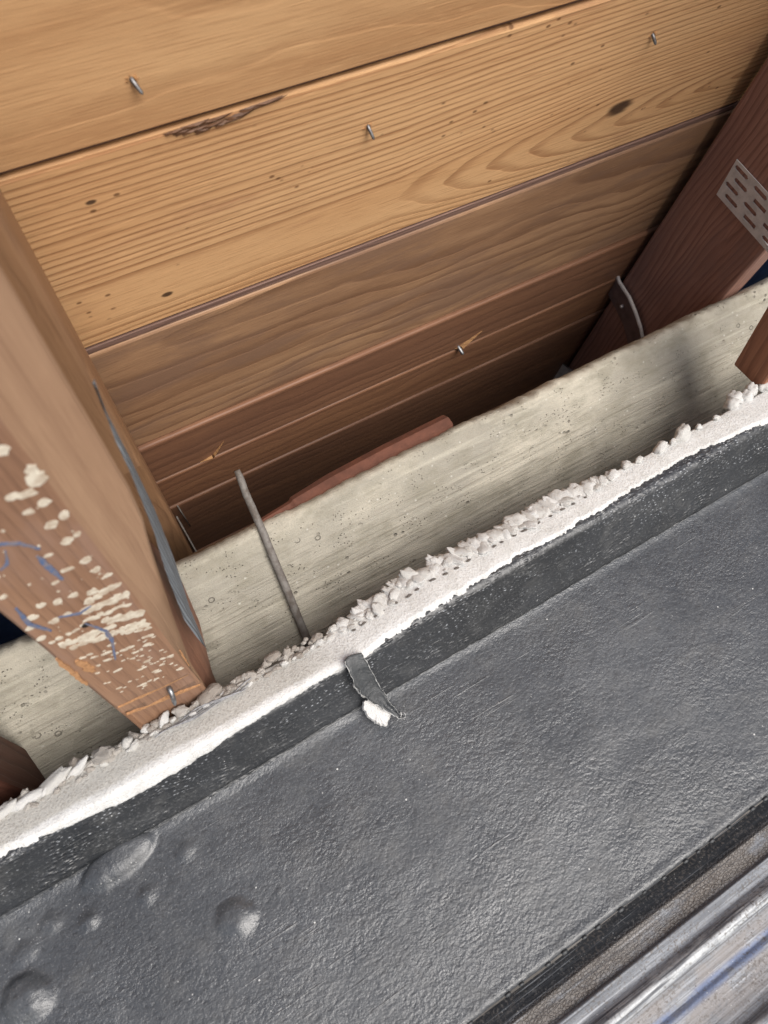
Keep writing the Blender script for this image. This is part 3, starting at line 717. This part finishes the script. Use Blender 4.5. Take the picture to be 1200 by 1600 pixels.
# red-brown lath lying behind the chipped edge of the beam
rows = []
for (x, y, z, w, h) in [(0.030, 0.5010, -0.5060, 0.004, .004), (0.0728, 0.5020, -0.4960, 0.010, .006), (0.105, 0.5040, -0.4915, 0.012, .007), (0.109, 0.5050, -0.4890, 0.016, .009), (0.158, 0.5110, -0.4830, 0.020, .010), (0.23, 0.5140, -0.4775, 0.021, .011), (0.311, 0.5140, -0.4755, 0.020, .011), (0.3125, 0.5135, -0.4765, 0.019, .010)]:
    z -= lerp([(0, .006), (.1, .0125), (.16, .0200), (.24, .0245), (.32, .0235)], x); rows.append([(x, y - w * .5, z - h), (x, y - w * .42, z - h * .35), (x, y, z), (x, y + w * .5, z - h * .3), (x, y + w * .5, z - h * 1.6), (x, y, z - h * 1.7)])
tag(link('red_lath', grid_mesh('red_lath', rows, True, False), TILE), 'thin red-brown wooden lath lying behind the chipped edge of the concrete', 'lath')

# ------------------------------------------------------------------ roofing membrane
memb = empty('roofing_membrane', Matrix(), 'dark grey bitumen membrane, blistered at left and turned up against the kerb', 'membrane')
SL = math.radians(15)
C = (0.304, -0.586)
blisters = [  # x, distance from the crease, half length, half width, height, turn
    (-0.1720, 0.0130, 0.033, 0.0135, 0.0080, -0.10), (-0.104, 0.101, 0.017, 0.014, 0.0045, 0.4), (-0.2650, 0.068, 0.021, 0.017, 0.0075, 0.6),
    (-0.121, 0.034, 0.009, 0.008, 0.0035, 0.2), (-0.161, 0.049, 0.008, 0.007, 0.0032, 0), (-0.208, 0.043, 0.009, 0.007, 0.004, 0.3), (-0.235, 0.029, 0.009, 0.008, 0.0035, 0.5), (-0.2586, 0.038, 0.011, 0.009, 0.003, 0),
    (-0.30, 0.10, 0.02, 0.015, 0.006, 0.1), (-0.0654, 0.1015, 0.003, 0.0035, 0.002, 0), (-0.015, 0.125, 0.003, 0.002, 0.0015, 0)]
def blister(x, w):
    h = 0
    for (bx, bw, a, b, ht, ang) in blisters:
        dx, dw = x - bx, w - bw
        p = (dx * math.cos(ang) + dw * math.sin(ang)) / a; q = (-dx * math.sin(ang) + dw * math.cos(ang)) / b
        d = p * p + q * q + (.12 if a > .03 else .22) * noise.noise((x * 110, w * 110, 1))
        if d < 1: h = max(h, 1.0 * ht * (1 - d) ** (0.5 if a > .03 else 0.75) * (1 + .12 * fb(x * 70, w * 70, 4, 2) if a < .03 else 1) * (1 if a > .015 else .6))
    return h
def memb_prof(x):
    pr = []
    ripple = 0.0012 * fb(x * 6, 0.3, 0, 3)
    cy = C[0] + ripple; cz = C[1]
    # field, from its lower edge up to the crease
    L = 0.2555 + 0.0008 * fb(x * 22, 5, 0, 3)
    pr.append((cy - L * math.cos(SL) + .002, cz - L * math.sin(SL) - 0.012)); pr.append((cy - (L - .0002) * math.cos(SL), cz - L * math.sin(SL) - 0.005))
    k = 104
    for j in range(k + 1):
        w = (L - 0.001) * (1 - j / k) + 0.004 * (j / k)
        lift = blister(x, w) + 0.0005 * fb(x * 16, w * 16, 3, 3) + 0.0020 * sm(0.014, 0.002, w)
        edge = sm(L - 0.0015, L, w)
        lift += 0.0006 * sm(L - 0.010, L - 0.004, w) - 0.001 * edge
        pr.append((cy - w * math.cos(SL) - lift * math.sin(SL) * -1 * 0 , cz - w * math.sin(SL) + lift))
    return pr, cy, cz
nxm = 760
xs = [-0.75 + 1.95 * i / nxm for i in range(nxm + 1)]
rows = []
for x in xs:
    pr, cy, cz = memb_prof(x)
    rows.append([(x, a, b) for a, b in pr])
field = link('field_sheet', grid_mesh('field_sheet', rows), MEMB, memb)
md = field.modifiers.new('thickness', 'SOLIDIFY'); md.thickness = 0.003; md.offset = -1
def upstand(xa, xb, proud, name, topz0, label):
    rows = []
    n = int((xb - xa) / 0.0026)
    for i in range(n + 1):
        x = xa + (xb - xa) * i / n
        ripple = 0.0012 * fb(x * 6, 0.3, 0, 3); cy = C[0] + ripple; topz = topz0 + (kerb_rise(x) if proud else 0)
        row = []
        bulge = 0.0016 * fb(x * 11, 7, 0, 3)
        for j in range(25):
            t = j / 24
            # from a tongue on the field, up the wall, over the top
            if t < 0.25:
                w = 0.0045 * (1 - t / 0.25); y = cy - w - .001; z = C[1] - 0.001 + 0.0065 * (t / 0.25) ** 1.6
            elif t < 0.85:
                q = (t - 0.25) / 0.60; y = cy + 0.009 * q ** 1.0 - proud - bulge * math.sin(math.pi * q) - 0.001; z = C[1] + 0.0055 + (topz - C[1] - 0.0055) * q
                y -= 0.0010 * fb(x * 60, q * 8, 3, 3) + 0.003 * sm(0.35, 0.0, q)
            else:
                q = (t - 0.85) / 0.15; y = cy + 0.009 - proud + 0.020 * q; z = topz + 0.002 * math.sin(q * math.pi / 2)
            row.append((x, y, z))
        rows.append(row)
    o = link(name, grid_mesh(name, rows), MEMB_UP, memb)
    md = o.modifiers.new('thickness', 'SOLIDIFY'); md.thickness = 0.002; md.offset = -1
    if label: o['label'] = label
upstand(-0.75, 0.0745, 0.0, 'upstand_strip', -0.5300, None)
upstand(0.0700, 1.2, 0.0022, 'upstand_strip', -0.5280, 'right-hand turned-up strip lapped over the left one')

# torn tongue of membrane hanging at the lap
fl = [((0.0675, 0.3080, -0.5120), (0.0835, 0.3085, -0.5130)), ((0.0668, 0.2995, -0.5200), (0.0838, 0.3020, -0.5230)), ((0.0675, 0.2935, -0.5330), (0.0853, 0.2975, -0.5370)), ((0.0700, 0.2890, -0.5450), (0.0862, 0.2925, -0.5480)),
      ((0.0752, 0.2840, -0.5560), (0.0878, 0.2865, -0.5570)), ((0.0810, 0.2780, -0.5650), (0.0895, 0.2800, -0.5655)), ((0.0868, 0.2715, -0.5720), (0.0918, 0.2725, -0.5720)), ((0.0912, 0.2670, -0.5765), (0.0935, 0.2672, -0.5760)), ((0.0932, 0.2650, -0.5775), (0.0938, 0.2650, -0.5772))]
rows = []
for i in range(len(fl) - 1):
    for k in range(4):
        t = k / 4; A = [a + (b - a) * t for a, b in zip(fl[i][0], fl[i + 1][0])]; Bq = [a + (b - a) * t for a, b in zip(fl[i][1], fl[i + 1][1])]
        j1, j2 = rnd.uniform(-.0007, .0007), rnd.uniform(-.0010, .0010)
        A[0] += j1; Bq[0] += j2
        row = []
        for q in range(7):
            u = q / 6; row.append((A[0] + (Bq[0] - A[0]) * u, A[1] + (Bq[1] - A[1]) * u + 0.0022 * math.sin(u * math.pi) - .0015 * u, A[2] + (Bq[2] - A[2]) * u + 0.0008 * math.sin(i * 1.7 + q)))
        rows.append(row)
o = link('torn_tongue', grid_mesh('torn_tongue', rows), TORN, memb); o['label'] = 'torn tongue of membrane curling away from the lap'
md = o.modifiers.new('thickness', 'SOLIDIFY'); md.thickness = 0.0016
# pale torn fibres on its edges
FIB = plain('pale_fibre', (0.62, 0.62, 0.60), (0.45, 0.45, 0.44), 300, .8)
def edge_line(k, name):
    p = [r[k] for r in rows]; p = [(a + (-.0004 if k == 0 else .0004) + rnd.uniform(-.0004, .0004), b - .0010, c + .0004 + rnd.uniform(-.0004, .0004)) for a, b, c in p]
    link(name, tube(name, p, [rnd.choice((.00006, .0001, .0002, .0004)) for _ in p], 5), FIB, memb)
edge_line(0, 'frayed_edge'); edge_line(6, 'frayed_edge')
for (a, b, c, d) in [((0.0935, 0.2650, -0.5772), (0.0965, 0.2640, -0.5765), (0.0975, 0.2660, -0.5760), (0.0968, 0.2685, -0.5750)), ((0.092, 0.2665, -.5765), (.0945, .2675, -.5750), (.0950, .2690, -.5745), (.0935, .2700, -.5740))]:
    link('fibre', tube('fibre', [a, b, c, d], 0.0004, 5), FIB, memb)
# plaster flake stuck under the tongue
def flake(pts, z0, th, label):
    fine = []
    for i in range(len(pts)):
        a, b = Vector(pts[i]), Vector(pts[(i + 1) % len(pts)])
        for k in range(4):
            q = a.lerp(b, k / 4); fine.append(tuple(q + Vector((rnd.uniform(-1, 1), rnd.uniform(-1, 1), rnd.uniform(-.4, .4))) * .0007))
    pts = fine
    c = Vector((sum(p[0] for p in pts) / len(pts), sum(p[1] for p in pts) / len(pts), sum(p[2] for p in pts) / len(pts))); n = len(pts)
    V = []
    for p in pts: V.append(Vector(p))
    for p in pts: V.append(Vector(p) + (c - Vector(p)) * rnd.uniform(.08, .13) + Vector((0, -.3, .9)) * th * rnd.uniform(.85, 1.05))
    V.append(c + Vector((0, -.3, .9)) * th * 1.2)
    F = [(i, (i + 1) % n, n + (i + 1) % n, n + i) for i in range(n)] + [(n + i, n + (i + 1) % n, 2 * n) for i in range(n)] + [tuple(range(n))]
    tag(link('plaster_flake', mesh('plaster_flake', V, F), LUMP_W), label, 'flake', 'plaster flakes under the torn membrane')
flake([(0.0705, 0.2940, -0.5660), (0.0740, 0.2935, -0.5680), (0.0800, 0.2860, -0.5720), (0.0870, 0.2800, -0.5740), (0.0900, 0.2750, -0.5760), (0.0850, 0.2730, -0.5790), (0.0780, 0.2690, -0.5840), (0.0735, 0.2720, -0.5830), (0.0690, 0.2790, -0.5800), (0.0660, 0.2860, -0.5750), (0.0668, 0.2920, -0.5700)], 0, .004,
      'white plaster flake caught under the torn tongue of membrane')
flake([(0.0665, 0.2985, -0.5330), (0.0690, 0.2975, -0.5380), (0.0705, 0.2950, -0.5450), (0.0735, 0.2920, -0.5520), (0.0735, 0.2910, -0.5580), (0.0700, 0.2920, -0.5570), (0.0680, 0.2945, -0.5500), (0.0658, 0.2970, -0.5410)], 0, .002,
      'narrow white plaster flake along the upper edge of the torn tongue')

# ------------------------------------------------------------------ white render cap and mortar lumps along the kerb
cap = empty('render_cap', Matrix.Translation((0, 0.3115, -0.524)), 'white render and mortar crust along the top of the kerb above the membrane', 'render')
drip = [(-0.75, .004), (-0.35, 0.010), (-0.26, -0.003), (-0.228, -0.004), (-0.20, 0.004), (-0.1757, 0.009), (-0.14, 0.016), (-0.11, 0.018), (-0.07, 0.013), (-0.0373, 0.008), (0.0, 0.004), (0.0316, 0.003), (0.055, 0.005), (0.0681, 0.006), (0.072, -0.002), (0.0819, -0.002), (0.12, -0.003), (0.1789, -0.003), (0.2154, -0.004), (0.26, -0.006), (0.33, -0.005), (0.40, -0.008), (0.47, -0.011), (0.53, -0.007), (0.60, -0.004), (0.8, -0.005), (1.2, -.005)]
back = [(-0.75, 0.034), (0.03, 0.0335), (0.06, 0.033), (0.075, 0.036), (0.38, 0.036), (0.42, 0.033), (1.2, 0.033)]
rows = []
n = 1500
for i in range(n + 1):
    x = -0.75 + 1.95 * i / n
    d = lerp(drip, x) + 0.0030 * fb(x * 28, 1.2, 0, 3) + 0.0016 * fb(x * 150, 3.3, 0, 2) + 0.0014 * fb(x * 420, 5.3, 0, 2)
    bk = lerp(back, x) + 0.0014 * fb(x * 40, 6, 0, 3)
    ripple = 0.0012 * fb(x * 6, 0.3, 0, 3) - (0.0020 if x > 0.07 else 0.0)
    row = []
    # local: y back from the front arris, z up
    f0 = ripple - 0.0020
    if d > 0:
        for j in range(7):
            q = 1 - j / 6; row.append((x, f0 + 0.0008 - 0.0016 * d * q / .012 + 0.0014 * (1 if j == 0 else 0), 0.001 - d * q))
    else:
        for j in range(7): row.append((x, f0 - d + 0.0009 * j, -0.0030 + 0.0048 * sm(0, 5, j)))
    st_ = row[-1][1] + .001
    for j in range(1, 15):
        q = j / 14; y = st_ + (bk - st_) * q
        z = 0.0024 + 0.0010 * sm(0, .5, q) + 0.0004 * fb(x * 35, y * 60, 2, 3) + 0.0003 * fb(x * 170, y * 170, 5, 2) - 0.0008 * (1 - sm(0, .08, q))
        row.append((x, y, z))
    row.append((x, bk + .001, -0.006)); row.append((x, bk - .002, -0.035))
    rows.append([(a, b, c + kerb_rise(x)) for a, b, c in row])
crust = link('render_strip', grid_mesh('render_strip', rows), PLASTER, cap)
# lump shapes
protos = []
for k in range(9):
    bm = bmesh.new(); bmesh.ops.create_icosphere(bm, subdivisions=3, radius=1)
    for v in bm.verts:
        d = v.co.normalized(); r_ = 1 + 0.34 * noise.noise(d * 1.25 + Vector((k * 7.1, 0, 0))) + 0.20 * noise.noise(d * 2.7 + Vector((0, k * 3.3, 0))) + 0.13 * noise.noise(d * 6.3 + Vector((0, 0, k * 2.1))) + 0.07 * noise.noise(d * 13 + Vector((k, 0, k * 2.1)))
        v.co = d * r_
    me = bpy.data.meshes.new('mortar_lump'); bm.to_mesh(me); bm.free()
    me.polygons.foreach_set('use_smooth', [True] * len(me.polygons)); me.set_sharp_from_angle(angle=math.radians(34)); protos.append(me)
protos_w = [p.copy() for p in protos]
for p in protos: p.materials.append(LUMP_G)
for p in protos_w:
    p.materials.append(LUMP_W)
    at = p.attributes.get('sharp_edge')
    if at: p.attributes.remove(at)
count = [0]
def lump(x, y, z, a, b, c, white, rz=None):
    o = bpy.data.objects.new('mortar_lump', rnd.choice(protos_w if white else protos)); COL.objects.link(o); o.parent = cap
    o.location = (x, y - 0.3115, z + 0.524 + kerb_rise(x)); o.scale = (a, b, c); o.rotation_euler = (rnd.uniform(-.4, .4), rnd.uniform(-.4, .4), rnd.uniform(0, 6.28) if rz is None else rz); count[0] += 1
# rough grey crumbs on the left part
x = -0.285
while x < 0.062:
    a = rnd.choice((.0022, .0028, .0034, .004, .005))
    if rnd.random() < .07: a = .0085
    lump(x, 0.3455 + rnd.uniform(-.001, .006), -0.5195 + rnd.uniform(-.004, .002), a * rnd.uniform(.9, 1.5), a * rnd.uniform(.7, 1.1), a * rnd.uniform(.6, .95), rnd.random() < .15, rnd.uniform(-.9, .9)); x += a * 1.25
x = -0.285
while x < 0.066:
    a = rnd.choice((.0012, .0018, .0024, .003, .0038))
    lump(x, 0.3400 + rnd.uniform(-.0035, .004), -0.5195 + rnd.uniform(-.001, .001), a * 1.35, a * .8, a * .7, rnd.random() < .3, rnd.uniform(-.6, .6)); x += a * rnd.uniform(1.8, 3.2)
for (xx, yy, a, b) in [(-0.186, 0.3455, .020, .0060), (-0.205, 0.344, .014, .0050), (-0.165, 0.347, .012, .0050), (-0.225, 0.345, .011, .0055)]:
    lump(xx, yy, -.5190, a, b, .0042, True, 0.12)
# white toes of mortar in the middle
x = 0.068
while x < 0.405:
    taper = sm(0.42, 0.33, x) * sm(0.06, 0.12, x); bk = 0.3425 + 0.0060 * taper + rnd.uniform(-.0018, .0018)
    a = rnd.choice((.0030, .0038, .0045, .0052, .0066))
    lump(x, bk, -.5222 + rnd.uniform(-.0012, .0006), a * 1.2, (.006 + .0060 * taper) * rnd.uniform(.7, 1.2), a * .8, True, rnd.uniform(.1, .75)); x += a * 1.25
x = 0.075
while x < 0.40:
    a = rnd.choice((.0014, .002, .003, .0042, .0055))
    lump(x, 0.3400 + rnd.uniform(-.003, .012) * sm(.42, .3, x), -.5198, a * 1.5, a * 1.1, a * .5, True, rnd.uniform(0, 3)); x += a * 2.3
# a few lumps on the right
for (xx, yy, a, b, c) in [(0.465, 0.3425, .0085, .0055, .005), (0.499, 0.3455, .0125, .0075, .008), (0.482, 0.342, .004, .003, .003), (0.520, .343, .005, .003, .003), (0.545, 0.3430, .005, .0035, .003), (0.575, 0.349, .0075, .008, .006), (0.586, 0.3545, .008, .009, .006), (0.596, 0.3480, .008, .007, .006),
                          (0.610, 0.3530, .008, .007, .006), (0.624, 0.3480, .008, .007, .006), (0.641, 0.3520, .009, .008, .006), (0.660, 0.3480, .009, .007, .006), (0.68, 0.351, .008, .008, .006), (0.70, .348, .009, .007, .006), (0.435, .3425, .005, .0035, .0035), (0.42, .3445, .006, .005, .004)]:
    lump(xx, yy, -.5185, a, b, c, True, .4)
# dark-coloured lumps painting the shade of slots between crust and strip
GAP_SHADE = plain('gap_shade', (.10, .085, .075), (.16, .14, .125), 200, .95)
x = 0.09
while x < 0.36:
    l = rnd.uniform(.0015, .0036)
    lumpm = bpy.data.objects.new('crust_gap_shade', protos[rnd.randrange(3)].copy()); lumpm.data.materials.clear(); lumpm.data.materials.append(GAP_SHADE); COL.objects.link(lumpm); lumpm.parent = cap
    lumpm.location = (x, 0.3345 - 0.3115 + rnd.uniform(-.001, .001), 0.0040 + kerb_rise(x)); lumpm.scale = (l, .0011, .0011); lumpm.rotation_euler = (0, 0, rnd.uniform(-.2, .2)); x += rnd.uniform(.008, .018)

# ------------------------------------------------------------------ weathered metal sill below the membrane
sill = empty('metal_sill', Matrix.Translation((0, 0, 0)), 'weathered grey metal sill with long ribs below the membrane edge at lower right', 'sill')
prof = [(0.085, -0.6760), (0.062, -0.6800), (0.052, -0.6780), (0.0435, -0.6765), (0.0420, -0.6745), (0.0405, -0.6750), (0.034, -0.6770), (0.026, -0.6775), (0.0245, -0.6740), (0.0225, -0.6735), (0.0205, -0.6765), (0.0150, -0.6800), (0.0112, -0.6800), (0.0085, -0.6760), (0.0050, -0.6740), (0.0015, -0.6752), (-0.0015, -0.6795), (-0.006, -0.6835), (-0.013, -0.6850), (-0.016, -0.6870), (-0.019, -0.6850), (-0.024, -0.6870), (-0.035, -0.6895), (-0.046, -0.6905), (-0.0500, -0.6880), (-0.0530, -0.6850), (-0.0570, -0.6850), (-0.0600, -0.6890), (-0.066, -0.6960), (-0.085, -0.7010), (-0.11, -0.7050), (-0.115, -0.74)]
dp = []
for (a, b), (c, d) in zip(prof, prof[1:]):
    for k in range(3): dp.append((a + (c - a) * k / 3, b + (d - b) * k / 3))
dp.append(prof[-1])
# smooth the fold radii
for _ in range(2): dp = [dp[0]] + [((p[0] + 2 * q[0] + r[0]) / 4, (p[1] + 2 * q[1] + r[1]) / 4) for p, q, r in zip(dp, dp[1:], dp[2:])] + [dp[-1]]
rows = []
for i in range(241):
    x = -0.5 + 1.5 * i / 240
    rows.append([(x, a, b + .0005 * fb(x * 9, a * 30, 0, 2)) for a, b in dp])
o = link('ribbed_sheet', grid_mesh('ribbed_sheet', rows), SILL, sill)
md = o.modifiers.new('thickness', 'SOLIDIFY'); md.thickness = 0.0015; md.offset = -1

# beads of water in bitumen colour along the lower edge of the membrane
x = -0.05
while x < 0.45:
    x += rnd.uniform(.012, .04)
    bm = bmesh.new(); bmesh.ops.create_icosphere(bm, subdivisions=2, radius=rnd.uniform(.0012, .0024))
    me = bpy.data.meshes.new('water_bead'); bm.to_mesh(me); bm.free(); me.polygons.foreach_set('use_smooth', [True] * len(me.polygons))
    o = link('water_bead', me, TORN, memb); o.location = (x, C[0] - 0.2560 * math.cos(SL) + .0012 * fb(x * 6, 0.3, 0, 3), C[1] - 0.2560 * math.sin(SL) - .0010); o.scale = (1.4, .8, .9)
# frayed strands of reinforcing mesh trapped in the crumbs in front of the splashed strut
STRAND = plain('grey_strand', (0.34, 0.34, 0.35), (0.20, 0.20, 0.21), 300, .7)
for k in range(5):
    p = []
    for i in range(16):
        t = i / 15; p.append((-0.100 + 0.075 * t + .004 * k, 0.3375 - 0.3115 + .0022 * math.sin(t * 9 + k * 1.3) + .001 * k - .002, 0.0062 + .0012 * math.cos(t * 11 + k * 2)))
    link('mesh_strand', tube('mesh_strand', p, .0006, 5), STRAND, cap)
